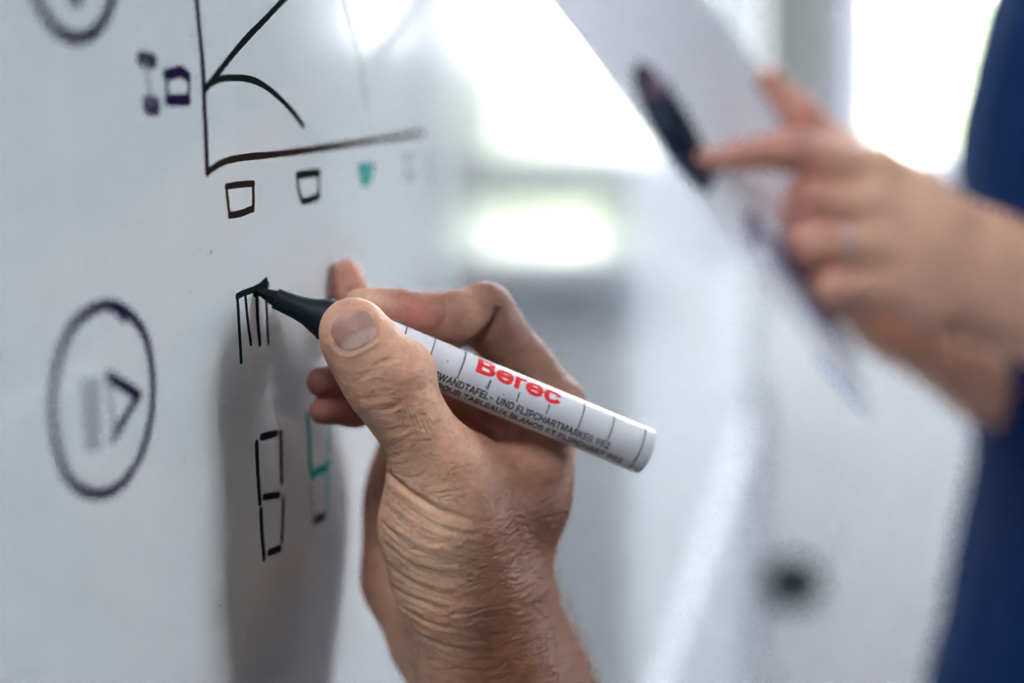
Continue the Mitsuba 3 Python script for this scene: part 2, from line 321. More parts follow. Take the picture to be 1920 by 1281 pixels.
ink('digit_segment', [line([(495, 932), (523, 928)], 2.4 * mm)], 'ink_black', '')
ink('digit_segment', [line([(489, 957), (491, 1000), (495, 1046)], 2.6 * mm)], 'ink_black', '')
ink('digit_segment', [line([(531, 935), (530, 975), (528, 1014)], 2.4 * mm)], 'ink_black', '')
ink('digit_segment', [line([(504, 1037), (525, 1028)], 2.6 * mm)], 'ink_black', '')
ink('digit_segment', [line([(576, 780), (580, 830), (583, 884), (586, 895)], 3.0 * mm)], 'ink_teal', 'teal segment of the second digit')
ink('digit_segment', [line([(588, 890), (600, 880), (607, 880), (617, 868)], 3.0 * mm)], 'ink_teal', 'teal middle segment of the second digit')
ink('digit_segment', [line([(617, 780), (617, 850)], 2.8 * mm)], 'ink_teal_faint', 'pale teal segment of the second digit')
ink('digit_segment', [line([(614, 880), (612, 965)], 2.8 * mm)], 'ink_teal_faint', 'pale teal segment of the second digit')
ink('digit_segment', [line([(582, 912), (585, 945), (588, 972)], 2.8 * mm)], 'ink_grey', 'grey segment of the second digit')
ink('digit_segment', [line([(589, 977), (607, 968)], 3.2 * mm)], 'ink_black', '')
dots = [sg.Point(*b2(*p)).buffer(r * mm) for p, r in [((374, 468), .22), ((359, 65), .3), ((368, 145), .25), ((358, 548), .22), ((420, 765), .3), ((345, 860), .2), ((413, 1136), .3)]]
ink('speck', dots + [line([(393, 476), (397, 471)], .25 * mm)], 'ink_black', 'tiny dark ink specks')
labels['whiteboard__speck']['kind'] = 'stuff'

# ------------------------------------------------------------------ marker
TIP = meet(482, 545, 0, .0004)
TAIL = at(1213, 848, .486)
AX = norm(TAIL - TIP); LEN = np.linalg.norm(TAIL - TIP)
E1 = CAM - (TIP + TAIL) / 2; E1 = norm(E1 - AX * (E1 @ AX)); E2 = np.cross(AX, E1)
if E2 @ UP > 0: E2 = -E2
PR = .0080
def on_pen(s, ang, r): 
    s, ang, r = np.broadcast_arrays(s, ang, r)
    return TIP + s[..., None] * AX + r[..., None] * (np.cos(ang)[..., None] * E1 + np.sin(ang)[..., None] * E2)
mat('marker_white', (.53, .53, .56), .28, .5, clearcoat=.6, clearcoat_gloss=.9)
mat('marker_dark', (.005, .010, .016), .55, .2)
mat('felt', (.004, .005, .006), .8, .2)
mat('print_red', (.62, .018, .022), .35)
mat('print_black', (.016, .02, .022), .35)
mat('print_green', (.035, .07, .07), .35)
B0 = .0355
add('marker__nib', tm(m3.Manifold.batch_hull([m3.Manifold.sphere(.0003, 10).translate(tuple(on_pen(np.array(s), np.array(a), np.array(r)))) for s, a, r in
     [(.0003, .4, .0006), (.0003, 3.5, .0006), (.0014, 1.9, .0011), (.0014, 5.1, .0011), *[(.0055, k * .785, .0022) for k in range(8)], *[(.010, k * .785, .0024) for k in range(8)]]])), 'felt', 40)
add('marker__collar', lathe([(.0062, 0), (.0062, .0030), (.0066, .00345), (.0100, .0036), (.0140, .0039), (.0175, .0046), (.0200, .0055), (.0224, .0064), (.0232, .0066), (.0233, .0070), (.0290, .0073), (B0, .0074)], TIP, AX), 'marker_dark', 35)
add('marker__barrel', lathe([(B0 - .001, 0), (B0 - .001, .0076), (B0, PR - .0002), (B0 + .0008, PR), (LEN - .009, PR), (LEN - .0088, PR - .00012), (LEN - .0086, PR), (LEN - .0011, PR), (LEN - .0004, PR - .0003), (LEN, PR - .0010), (LEN - .0004, PR - .0018), (LEN - .001, 0)], TIP, AX, 96), 'marker_white', 35)
def s_at(px, t=0.0):
    """distance along the pen of the point seen at column px (on the centre line)."""
    lo, hi = 0, LEN
    for _ in range(40):
        m = (lo + hi) / 2; P = TIP + AX * m - CAM
        if 960 + FPX * (P @ RIGHT) / (P @ FWD) < px: lo = m
        else: hi = m
    return lo
def wrap(mesh, s0, ang0, lift):
    """text mesh (x along the pen, y up) onto the barrel."""
    mesh = trimesh.Trimesh(*trimesh.remesh.subdivide_to_size(mesh.vertices, mesh.faces, .0012), process=False)
    v = mesh.vertices
    return trimesh.Trimesh(on_pen(s0 + v[:, 0], ang0 - v[:, 1] / PR, PR + lift * (v[:, 2] > v[:, 2].mean())), mesh.faces, process=False)
def lettering(text, s0, s1, ang, height, fat=.0, bold=True):
    m = meshkit.text_mesh(text, height, .001, bold); w = m.bounds[1, 0] - m.bounds[0, 0]
    m.apply_translation((-m.bounds[0, 0], 0, 0)); m.apply_scale((abs(s1 - s0) / w, 1, 1))
    m = cat([m.copy().apply_translation((dx, dy, 0)) for dx, dy in ((0, 0), (fat, 0), (-fat, 0), (0, fat), (0, -fat))]) if fat else m
    return wrap(m, s0, ang, .00006)
k = add('marker__lettering', lettering('Berec', s_at(880), s_at(1033), -.42, .0060, .0002), 'print_red'); tag(k, 'red lettering Berec')
k = add('marker__lettering', lettering('WEISSWANDTAFEL- UND FLIPCHARTMARKER 952', s_at(776), s_at(1140), .54, .0024, .00005), 'print_black'); tag(k, 'black line of small capitals')
k = add('marker__lettering', lettering('MARQUEUR POUR TABLEAUX BLANCS ET FLIPCHART 952', s_at(735), s_at(1172), 1.0, .0024, .00005), 'print_black'); tag(k, 'lower black line of small capitals')
def band(s, a0, a1, w=.0005):
    a = np.linspace(a0, a1, max(6, int(abs(a1 - a0) / .08)))
    ring = np.stack([on_pen(s + dx, a, PR + .00005) for dx in (-w / 2, w / 2)], 1).reshape(-1, 3)
    f = [[2 * i, 2 * i + 1, 2 * i + 3, 2 * i + 2] for i in range(len(a) - 1)]
    q = np.array(f); return trimesh.Trimesh(ring, np.vstack([q[:, [0, 1, 2]], q[:, [0, 2, 3]]]), process=False)
for px, a0, a1 in [(690, -1.6, .2), (745, -1.6, .2), (798, -1.6, .2), (855, -1.6, .2), (909, -.28, .13), (963, -.28, .13), (1018, -.28, .13), (1077, -1.6, .2), (1132, -1.6, .2), (1190, -1.9, 1.6)]:
    k = add('marker__tick', band(s_at(px), a0, a1), 'print_green')
for px, ang in [(829, -.32), (905, .05), (938, .08), (1180, .75)]:
    add('marker__speck', band(s_at(px), ang - .03, ang + .03, .00035), 'print_green')
tag('marker', 'white whiteboard marker with red lettering held in the writing hand', 'marker')
tag('marker__collar', 'dark flared collar'); tag('marker__nib', 'black felt nib')

# ------------------------------------------------------------------ the writing hand
def skin_bsdf(name, wrinkle, rough=.56):
    scene[name] = {'type': 'twosided', 'bsdf': {'type': 'bumpmap', 'arbitrary': proc(wrinkle, 2e-4), 'scale': 1.0,
                   'bsdf': {'type': 'principled', 'base_color': {'type': 'mesh_attribute', 'name': 'vertex_color'}, 'roughness': rough, 'specular': .32}}}
# fine skin lines run across the arm: stretched noise in a frame fixed to the arm
ARM_A, ARM_B, ARM_C = (mi.ScalarVector3f(*map(float, v)) for v in (norm(RIGHT + .28 * UP), norm(UP - .28 * RIGHT), FWD))
def wrinkles(p, n, uv):
    a = p.x * ARM_A.x + p.y * ARM_A.y + p.z * ARM_A.z
    b = p.x * ARM_B.x + p.y * ARM_B.y + p.z * ARM_B.z
    c = p.x * ARM_C.x + p.y * ARM_C.y + p.z * ARM_C.z
    w = mikit.fbm(a * 160, b * 160, c * 160) * .0045
    l = mikit.noise(a * 240, (b + w) * 1150, c * 240)
    l2 = mikit.noise(a * 800, (b + w) * 1600, c * 800 + 5)
    return (l * .65 + l2 * .35) * .00050
skin_bsdf('skin', wrinkles)

def touching(px, py, r):
    """the depth at which a fingertip of radius r seen at (px, py) just reaches the board."""
    d = ray(px, py); return (r + .0002 - CAM[0]) / d[0]
def hand_field():
    lo_hi = np.array([at(x, y, z) for x in (540, 1130) for y in (455, 1290) for z in (.435, .60)] + [at(1330, 1850, .45), at(900, 1850, .62)])
    F = Field(lo_hi.min(0) - .01, lo_hi.max(0) + .004, .00085)
    P = at
    palm = F.empty()
    def bones(d, pts, k=.005):
        pts = [(P(x, y, z), r * mm) for x, y, z, r in pts]
        for (a, ra), (b, rb) in zip(pts, pts[1:]): F.cone(d, a, b, ra, rb, k)
    # metacarpals and heel of the hand
    bones(palm, [(1030, 775, .497, 11.5), (985, 930, .496, 13.5), (945, 1085, .494, 14.5)], .012)
    bones(palm, [(1032, 790, .517, 11.5), (978, 940, .513, 13.5), (930, 1085, .510, 15)], .012)
    bones(palm, [(1015, 815, .537, 11), (950, 960, .531, 13.5), (900, 1090, .526, 15)], .012)
    bones(palm, [(985, 850, .553, 10.5), (915, 970, .546, 13), (860, 1095, .540, 15)], .012)
    bones(palm, [(765, 845, .535, 11.5), (760, 915, .540, 12.2), (760, 985, .540, 13), (757, 1085, .536, 13.5), (800, 1200, .530, 14)], .012)     # little-finger side
    # thumb base
    bones(palm, [(822, 862, .467, 12.0), (846, 980, .473, 16.5), (872, 1090, .480, 17.5)], .012)
    bones(palm, [(795, 890, .472, 12.0), (806, 985, .482, 14.8), (822, 1075, .488, 15)], .010)
    bones(palm, [(880, 880, .480, 11), (940, 930, .484, 12)], .014)                                                           # web
    # wrist and forearm
    bones(palm, [(872, 1080, .486, 18.5), (893, 1150, .490, 18.5), (930, 1260, .494, 20), (1010, 1460, .503, 23), (1160, 1820, .525, 28)], .014)
    bones(palm, [(905, 1100, .505, 20), (922, 1190, .507, 21.5), (965, 1290, .510, 23.5), (1060, 1500, .520, 27), (1200, 1820, .540, 32)], .014)
    bones(palm, [(845, 1100, .527, 17), (868, 1190, .525, 18), (905, 1290, .524, 20), (985, 1480, .530, 24), (1130, 1820, .545, 28)], .014)
    index, middle, ring, little, thumb = (F.empty() for _ in range(5))
    bones(index, [(1035, 760, .500, 11.4), (985, 690, .503, 9.7), (908, 586, .4985, 10.0), (850, 600, .4905, 9.2), (795, 598, .4880, 8.3), (745, 590, .4855, 8.0), (700, 578, .4838, 6.2), (668, 563, .4825, 3.6)], .004)
    bones(middle, [(1030, 780, .517, 11), (915, 610, .517, 9), (800, 600, .522, 8), (680, 600, touching(680, 600, .0072), 6.6), (657, 545, touching(657, 545, .0062), 6.0), (651, 512, touching(651, 512, .005), 5.1)], .003)
    bones(ring, [(1010, 820, .537, 10.5), (880, 715, .530, 8.5), (740, 708, .506, 7.6), (655, 714, .4945, 6.4), (603, 716, .488, 5.2)], .003)
    bones(little, [(975, 850, .553, 10), (870, 775, .540, 7.8), (745, 745, .515, 7.0), (665, 766, .498, 6.2), (607, 770, .490, 4.9)], .003)
    bones(thumb, [(822, 862, .467, 12.2), (775, 795, .463, 11.0), (743, 743, .4605, 11.6), (719, 703, .4590, 12.7), (685, 660, .4575, 10.9), (664, 625, .457, 9.7), (661, 618, .457, 9.2)], .006)
    bones(thumb, [(768, 694, .460, 7.5), (756, 705, .460, 8.5)], .006)
    fingers = smin(smin(index, middle, .0015), smin(ring, little, .0015), .0015)
    d = smin(palm, fingers, .006)
    d = smin(d, thumb, .0055)
    return F, d, thumb

HF, HD, THUMB = hand_field()
# the marker presses flat contacts into the skin
def pen_distance(F):
    X, Y, Z = (F.ax[q].astype(np.float32) for q in range(3))
    px, py, pz = X[:, None, None] - TIP[0], Y[None, :, None] - TIP[1], Z[None, None, :] - TIP[2]
    s = px * AX[0] + py * AX[1] + pz * AX[2]
    r = np.sqrt(np.maximum(px ** 2 + py ** 2 + pz ** 2 - s ** 2, 0))
    R = np.interp(s.ravel(), [.0, .0062, .0063, .014, .0224, .0233, B0, B0 + .001, LEN], [.0006, .0024, .0036, .004, .0066, .0072, .0076, PR + .00015, PR + .00015]).reshape(s.shape)
    return np.maximum(r - R, np.maximum(-s, s - LEN)).astype(np.float32)
HD = np.maximum(HD, -pen_distance(HF))
HD = np.maximum(HD, (.0004 - HF.ax[0]).astype(np.float32)[:, None, None])         # fingertips stop at the board
hand = HF.mesh(HD)
V, HFACES = trimesh.remesh.subdivide(hand.vertices, hand.faces)
V = V - HF.grad(HD, V) * HF.sample(HD, V)[:, None] * .8; N = HF.grad(HD, V)
REL = V - CAM; DZ = REL @ FWD
QX, QY = (REL @ RIGHT) / DZ * FPX + 960, 640.5 - (REL @ UP) / DZ * FPX         # arm-plane coordinates of the vertices, in drawing units
FACE = -(N @ FWD)
def smooth01(a, b, x): t = np.clip((x - a) / (b - a), 0, 1); return t * t * (3 - 2 * t)
def bump2(x, y, cx, cy, rx, ry, rot=0):
    c, s = np.cos(rot), np.sin(rot); u, v = (x - cx) * c + (y - cy) * s, -(x - cx) * s + (y - cy) * c
    return np.exp(-(u / rx) ** 2 - (v / ry) ** 2)
disp = np.zeros(len(V))
front = smooth01(-.1, .35, FACE)
# folds of the thumb base: arcs that start steep at the palm side and run out across the wrist
warp = (hash_noise(V, 45, 3) - .5) * 30
def folds(y_start, spacing, count, amp, drop=120, reach=170, width=.22):
    amp = amp * .55
    q = (QY - y_start + warp - drop * (1 - np.exp(-np.maximum(QX - 705, 0) / 75))) / spacing
    w = np.where((q > -.5) & (q < count - .5), 1, 0); f = q - np.round(q)
    along = smooth01(700, 740, QX) * (1 - smooth01(745, 745 + reach, QX))
    return -amp * np.exp(-(f / width) ** 2) * w * along
near = (DZ < .505)
disp += folds(862, 400, 1, .0032, 118, 190, .022) * front * near
disp += folds(900, 33, 8, .00085, 105, 220, .16) * front * near
disp += folds(880, 17, 22, .00042, 95, 260, .25) * front * near
# knuckle creases of the thumb and the long lines running down from it
def crease(pts, amp, width):
    t = np.linspace(0, 1, 60); p = np.array(pts, float); q = CubicSpline(np.linspace(0, 1, len(p)), p)(t)
    dist, i = cKDTree(q).query(np.c_[QX, QY]); return -amp * np.exp(-(dist / width) ** 2) * (np.sin(np.pi * np.clip(t[i] * 1.06 - .03, 0, 1)) ** .4)
th = front * (DZ < .472)
disp += crease([(693, 690), (725, 676), (757, 668)], .00038, 5) * th
disp += crease([(668, 742), (700, 748), (742, 728)], .00035, 6) * th
disp += crease([(660, 726), (690, 700), (722, 690)], .00030, 5) * th
disp += crease([(700, 770), (735, 765), (765, 742)], .00042, 5) * th
for i in range(12):
    disp += crease([(728 + 7 * i, 722 + 3 * i), (748 + 9 * i, 770 + 2 * i), (762 + 11 * i, 830 + i)], .00013, 3.0) * th
disp += .0010 * bump2(QX, QY, 735, 690, 42, 26, .5) * th                                 # knuckle
disp += .0007 * bump2(QX, QY, 780, 700, 18, 18) * th
fi = front * (DZ > .472) * (DZ < .52) * (QY < 760)
disp += crease([(820, 552), (836, 585), (815, 625)], .0007, 9) * fi                       # index joints
disp += crease([(935, 572), (912, 628), (850, 658)],   .0036, 9) * fi
disp += .0010 * bump2(QX, QY, 765, 588, 45, 26, .25) * fi
disp += crease([(1080, 690), (1030, 712), (960, 700)], .0006, 8) * fi
# tendons and bones of the back of the hand
disp += .0006 * bump2(QX, QY, 930, 1010, 40, 150, -.25) * front
# skin around the thumb nail
NC = np.array([663., 619.])
na = norm(np.array([-.50, -.866])); nb = np.array([-na[1], na[0]])
nu, nv = (QX - NC[0]) * na[0] + (QY - NC[1]) * na[1], (QX - NC[0]) * nb[0] + (QY - NC[1]) * nb[1]
NW, NL = 42., 36.
ne = ((np.abs(nv) / NW) ** 2.6 + (np.abs(nu) / NL) ** 2.6) ** (1 / 2.6)
disp += th * (-.00030 * np.exp(-((ne - 1.0) / .10) ** 2) + .00040 * np.exp(-((ne - 1.22) / .16) ** 2)) * (1 - smooth01(-5, 20, nu))
la, lb = REL @ norm(RIGHT + .28 * UP), REL @ norm(UP - .28 * RIGHT)
lw = (hash_noise(V, 160, 21) - .5) * .006
lines = meshkit.noise(np.c_[la * 95, (lb + lw) * 900, DZ * 95], 5) - .5 + .6 * (meshkit.noise(np.c_[la * 260, (lb + lw) * 1300, DZ * 260], 6) - .5)
disp += lines * .00022 * front * near * (.5 + .5 * smooth01(700, 850, QY)) * (1 - (ne < 1.1))
V2 = V + N * disp[:, None]
# skin tones with painted shading: tanned back, paler thumb base, red finger pads
def lerp(a, b, t): return a + (b - a) * np.asarray(t)[:, None]
tan_shade, pale, red, pink = (np.array(c) for c in ((.165, .066, .035), (.56, .34, .22), (.40, .13, .105), (.50, .27, .185)))
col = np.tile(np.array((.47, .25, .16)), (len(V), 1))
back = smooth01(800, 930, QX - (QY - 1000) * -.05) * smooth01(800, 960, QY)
col = lerp(col, tan_shade, back)  # tan of the back, deepened to carry its shade
col = lerp(col, np.array((.15, .066, .040)), smooth01(840, 930, QX) * smooth01(890, 700, QY) * smooth01(.466, .476, DZ) * .9)  # base of the index darkened, its shade put into the colour
col = lerp(col, np.array((.21, .092, .062)), smooth01(690, 760, QX) * smooth01(700, 640, QY) * smooth01(.468, .476, DZ) * .8 * (1 - smooth01(840, 930, QX)))  # upper index painted darker to offset the strong light on it
col = lerp(col, pale, bump2(QX, QY, 775, 1010, 95, 130, -.3) * (QY > 840) * .9)  # pale thumb base, colour raised further to look lit
col = lerp(col, pink, np.clip(bump2(QX, QY, 640, 600, 40, 45) + .6 * bump2(QX, QY, 735, 690, 36, 22, .5), 0, 1) * th)
col = lerp(col, red, bump2(QX, QY, 765, 585, 60, 34, .25) * fi * .85)
col = lerp(col, red, smooth01(720, 640, QX) * (DZ > .478) * (QY > 660) * .0)
col = lerp(col, np.array((.22, .065, .055)), smooth01(740, 660, QX) * (DZ > .478) * (QY > 660) * .85)  # ring and little fingertips: the shade they lie in is painted
col = lerp(col, red, smooth01(620, 540, QY) * (DZ > .508) * (QX < 700) * .5)
col = lerp(col, np.array((.56, .36, .22)), bump2(QX, QY, 690, 560, 40, 16, .2) * fi * .7)
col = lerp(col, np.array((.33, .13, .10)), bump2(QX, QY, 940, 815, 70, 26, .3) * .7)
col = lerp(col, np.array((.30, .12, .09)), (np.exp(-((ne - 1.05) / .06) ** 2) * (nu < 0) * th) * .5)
mott = hash_noise(V, 210, 5, 4) - .5; spots = hash_noise(V, 900, 9, 2) - .5
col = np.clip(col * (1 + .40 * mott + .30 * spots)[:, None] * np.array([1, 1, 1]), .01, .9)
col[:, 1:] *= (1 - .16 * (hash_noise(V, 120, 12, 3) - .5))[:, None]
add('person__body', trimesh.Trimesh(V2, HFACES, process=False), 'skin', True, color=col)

# the thumb nail: a curved plate lying on the thumb
tree = cKDTree(np.c_[QX, QY][th > .5]); VT, NT = V[th > .5], N[th > .5]
gu, gv = np.meshgrid(np.linspace(-1, 1, 41), np.linspace(-1, 1, 41), indexing='ij')
rad = np.maximum(np.abs(gu), np.abs(gv)); ex = (np.abs(gu) ** 2.6 + np.abs(gv) ** 2.6 + 1e-12) ** (1 / 2.6)
su, sv = gu * rad / ex * NL * .985, gv * rad / ex * NW * .985
q = NC + su[..., None] * na + sv[..., None] * nb
dd, ii = tree.query(q.reshape(-1, 2), k=12); w = 1 / (dd + 2) ** 2; w /= w.sum(1, keepdims=True)
nc_p = at(NC[0], NC[1], (VT[ii[820]] - CAM).dot(FWD).mean())
base = (VT[ii] * w[..., None]).sum(1); nn = (NT[ii] * w[..., None]).sum(1); nn /= np.linalg.norm(nn, axis=1, keepdims=True)
offs = base - CAM; tgt = np.array([ray(a, b) for a, b in q.reshape(-1, 2)]); base = CAM + tgt * (offs @ FWD)[:, None]
edge = np.clip((1 - rad.ravel()) / .14, 0, 1)
top = base + nn * (.00003 + .00024 * np.sqrt(edge))[:, None]
ids = np.arange(41 * 41).reshape(41, 41); quads = np.stack([ids[:-1, :-1], ids[:-1, 1:], ids[1:, 1:], ids[1:, :-1]], -1).reshape(-1, 4)
nf = np.vstack([quads[:, [0, 1, 2]], quads[:, [0, 2, 3]]])
nail = trimesh.Trimesh(top, nf, process=False)
if (nail.face_normals @ FWD).mean() > 0: nail = trimesh.Trimesh(top, nf[:, ::-1], process=False)
fu = su.ravel() / NL
ncol = lerp(np.tile(np.array((.31, .165, .125)), (len(top), 1)), np.array((.40, .275, .225)), smooth01(-.05, -.45, fu + .25 * (sv.ravel() / NW) ** 2))
ncol = lerp(ncol, np.array((.42, .235, .16)), smooth01(.5, .95, fu))
ncol *= (1 + .12 * (hash_noise(np.c_[sv.ravel() * .35, su.ravel() * .02, su.ravel() * 0], 1.0, 3) - .5))[:, None]
scene['nail_plate'] = {'type': 'twosided', 'bsdf': {'type': 'principled', 'base_color': {'type': 'mesh_attribute', 'name': 'vertex_color'}, 'roughness': .45, 'specular': .35}}
add('person__thumb_nail', nail, 'nail_plate', True, color=ncol); tag('person__thumb_nail', 'short pale thumb nail')

# hairs of the wrist and forearm
hr = np.random.default_rng(4)
sel = np.where((QY > 1010) & (QX > 840) & (QY < 1500))[0]
wts = smooth01(1010, 1250, QY[sel]) * (.25 + smooth01(930, 1040, QX[sel]) * 1.6); wts /= wts.sum()
hs = hr.choice(sel, 760, replace=False, p=wts); hv, hf = [], []
for i in hs:
    L = hr.uniform(.004, .010) * (1 + .6 * (QX[i] > 1000)); g = norm(UP * hr.normal(.75, .35) + RIGHT * hr.normal(.25, .45) + FWD * hr.normal(0, .3)); g = norm(g - N[i] * (g @ N[i])); s = norm(np.cross(N[i], g)) * hr.normal(0, .35)
    tt = np.linspace(0, 1, 6)[:, None]
    pts = V2[i] + N[i] * (L * (.42 * tt - .18 * tt ** 2) - .0002) + g * L * tt + s * L * tt ** 2 * .6
    m = tube(pts, np.linspace(.00006, .00002, 6) * hr.uniform(.8, 1.3), 3, False); hf.append(m.faces + len(hv) * 18); hv.append(m.vertices)
mat('hair', (.24, .15, .09), .4)
add('person__arm_hair', trimesh.Trimesh(np.vstack(hv), np.vstack(hf), process=False), 'hair', True); tag('person__arm_hair', 'fine fair hairs on the wrist', kind='stuff')
tag('person', 'right hand and bare forearm writing on the whiteboard with a marker', 'person')

# ------------------------------------------------------------------ second person
TY = 1.06                                                   # distance of the chest along the room
def person2():
    W = {}
    P = at
    wrist = P(1885, 525, .800); elbow = P(2560, 760, .84); shoulder = np.array([.47, .845, 1.47])
    pts = np.array([P(x, y, z) for x in (1240, 1950) for y in (80, 820) for z in (.72, .98)])
    F = Field(pts.min(0) - .02, np.array([max(pts[:, 0].max(), .80), pts[:, 1].max() + .25, pts[:, 2].max() + .05]), .0024)
    def bones(d, q, k=.006):
        q = [(P(*a[:3]) if len(a) == 4 else np.asarray(a[0]), a[-1] * mm) for a in q]
        for (a, ra), (b, rb) in zip(q, q[1:]): F.cone(d, a, b, ra, rb, k)
    palm = F.empty()
    bones(palm, [(1640, 320, .775, 13), (1740, 410, .782, 17), (1850, 490, .795, 23)], .016)
    bones(palm, [(1640, 385, .772, 12.5), (1740, 450, .782, 17), (1850, 510, .800, 23)], .016)
    bones(palm, [(1650, 460, .775, 12.5), (1745, 500, .785, 17), (1850, 535, .800, 22)], .016)
    bones(palm, [(1660, 530, .785, 12), (1750, 550, .792, 16), (1850, 560, .803, 21)], .016)
    bones(palm, [(1600, 300, .795, 12), (1700, 370, .797, 15), (1830, 480, .803, 20)], .014)
    bones(palm, [(1850, 490, .797, 24), (1960, 545, .805, 27), (2150, 620, .82, 33), (2420, 710, .835, 42)], .016)
    bones(palm, [(1850, 550, .803, 22), (1960, 590, .81, 26), (2150, 660, .825, 33), (2420, 730, .84, 40)], .016)
    bones(palm, [(1575, 340, .790, 13), (1590, 430, .788, 13), (1620, 530, .792, 12)], .014)
    fingers = F.empty()
    fl = [[(1640, 320, .775, 12.5), (1560, 305, .767, 12.5), (1475, 282, .756, 10.8), (1395, 292, .746, 7.6), (1316, 302, .737, 5.6)],
          [(1640, 385, .772, 12.5), (1512, 378, .760, 11.5), (1500, 415, .775, 9.5), (1560, 440, .788, 8)],
          [(1650, 460, .775, 12.5), (1522, 455, .760, 11.3), (1510, 492, .778, 9), (1575, 505, .79, 8)],
          [(1660, 530, .785, 12), (1558, 540, .768, 10.8), (1555, 572, .785, 8), (1620, 570, .795, 7.5)]]
    d = palm
    for q in fl:
        f = F.empty(); bones(f, q, .005); fingers = smin(fingers, f, .002)
    d = smin(d, fingers, .008)
    t = F.empty(); bones(t, [(1690, 360, .797, 14), (1580, 285, .793, 11.5), (1500, 215, .789, 10), (1442, 152, .786, 7.5)], .006); d = smin(d, t, .010)
    # right forearm behind, its hand at the back of the paper
    r = F.empty()
    bones(r, [(1505, 500, .892, 9), (1540, 520, .895, 13), (1600, 555, .905, 20), (1680, 600, .925, 25), (1850, 700, .96, 31), (2050, 800, 1.03, 38)], .012)
    for q in ([(1570, 520, .898, 11), (1520, 480, .895, 9), (1490, 465, .89, 8)], [(1580, 545, .90, 11), (1540, 525, .895, 9), (1510, 515, .89, 8)]):
        bones(r, q, .006)
    d = np.minimum(d, r)
    return F, d, wrist, elbow, shoulder
F2, D2, WRIST2, ELBOW2, SHOULDER2 = person2()
m2 = F2.mesh(D2); v2 = np.array(m2.vertices)
R2 = v2 - CAM; z2 = R2 @ FWD; x2, y2 = (R2 @ RIGHT) / z2 * FPX + 960, 640.5 - (R2 @ UP) / z2 * FPX
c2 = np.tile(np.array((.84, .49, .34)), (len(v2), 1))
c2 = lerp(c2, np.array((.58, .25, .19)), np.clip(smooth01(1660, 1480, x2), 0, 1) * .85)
c2 = lerp(c2, np.array((.40, .13, .10)), bump2(x2, y2, 1490, 355, 45, 22, .5) * .9)  # shade of the crease under the index, put into the skin colour
c2 = c2 * (1 + .3 * (hash_noise(v2, 60, 8) - .5))[:, None]
scene['skin_plain'] = {'type': 'twosided', 'bsdf': {'type': 'principled', 'base_color': {'type': 'mesh_attribute', 'name': 'vertex_color'}, 'roughness': .5, 'specular': .4}}
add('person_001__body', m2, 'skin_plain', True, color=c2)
# ring on the ring finger
rc = at(1572, 458, .7655); rd = norm(at(1525, 468, .758) - at(1650, 460, .775))
mat('ring_metal', (.62, .62, .62), .25, metallic=1.0)
ra = norm(np.cross(rd, [0, 0, 1])); rb = np.cross(rd, ra); an = np.linspace(0, 2 * np.pi, 41)
add('person_001__ring', tube(rc + .0122 * (np.cos(an)[:, None] * ra + np.sin(an)[:, None] * rb), .0014, 8, False), 'ring_metal', True); tag('person_001__ring', 'metal ring')

# shirt: a lofted torso with folds, and two sleeves
def linen(p, n, uv):
    w = mikit.noise(p.x * 900, p.y * 900, p.z * 2200) * .5 + mikit.noise(p.x * 2200, p.y * 2200, p.z * 700) * .5
    return mikit.mix((.003, .022, .085), (.008, .043, .15), w)
mat('blue_linen', proc(linen), .85, .1)
mat('light_trousers', (.52, .52, .50), .8)
mat('shoe_leather', (.02, .015, .012), .4)
contour = [(1905, -300), (1885, -120), (1868, 0), (1850, 90), (1832, 190), (1818, 290), (1812, 400), (1815, 520), (1824, 650), (1827, 780), (1827, 910), (1812, 1010), (1786, 1140), (1760, 1281), (1752, 1420)]
cp = np.array([meet(x, y, 1, TY) for x, y in contour]); order = np.argsort(cp[:, 2]); cp = cp[order]
front_x = CubicSpline(cp[:, 2], cp[:, 0])
zs = np.linspace(cp[0, 2], 1.56, 90); an = np.linspace(0, 2 * np.pi, 121)[:-1]; rows = []
for z in zs:
    fx = float(front_x(min(z, cp[-1, 2]))); sh = np.clip((z - 1.40) / .16, 0, 1)
    hx, hy = .118 * (1 - .35 * sh ** 2), .215 * (1 - .55 * sh ** 2.2)
    c, s = np.cos(an), np.sin(an); e = (np.abs(c) ** 2.3 + np.abs(s) ** 2.3) ** (-1 / 2.3)
    rows.append(np.c_[fx + .118 - hx * e * c, TY + .02 + hy * e * s, np.full(120, z)])
rows = np.array(rows); pf = rows.reshape(-1, 3); nrm = pf - np.c_[np.repeat(rows[:, :, 0].mean(1), 120), np.full(len(pf), TY + .02), pf[:, 2]]
nrm /= np.linalg.norm(nrm, axis=1, keepdims=True)
fold = meshkit.fbm(np.c_[pf[:, 0] * 16, pf[:, 1] * 16, pf[:, 2] * 4 + pf[:, 0] * 6], 3, 4) - .5
pf = pf + nrm * (fold * .030)[:, None]
ids = np.arange(len(pf)).reshape(90, 120); nx = np.roll(ids, -1, 1)
quads = np.stack([ids[:-1], nx[:-1], nx[1:], ids[1:]], -1).reshape(-1, 4); tf = np.vstack([quads[:, [0, 1, 2]], quads[:, [0, 2, 3]]])
cen = [np.r_[rows[0, :, :2].mean(0), zs[0]], np.r_[rows[-1, :, :2].mean(0), zs[-1]]]; pf = np.vstack([pf, cen]); k0, k1 = len(pf) - 2, len(pf) - 1
tf = np.vstack([tf, [[k0, nx[0, j], ids[0, j]] for j in range(120)], [[k1, ids[-1, j], nx[-1, j]] for j in range(120)]])
torso = trimesh.Trimesh(pf, tf, process=False)
ELBOW2 = np.array([.72, .80, 1.14])
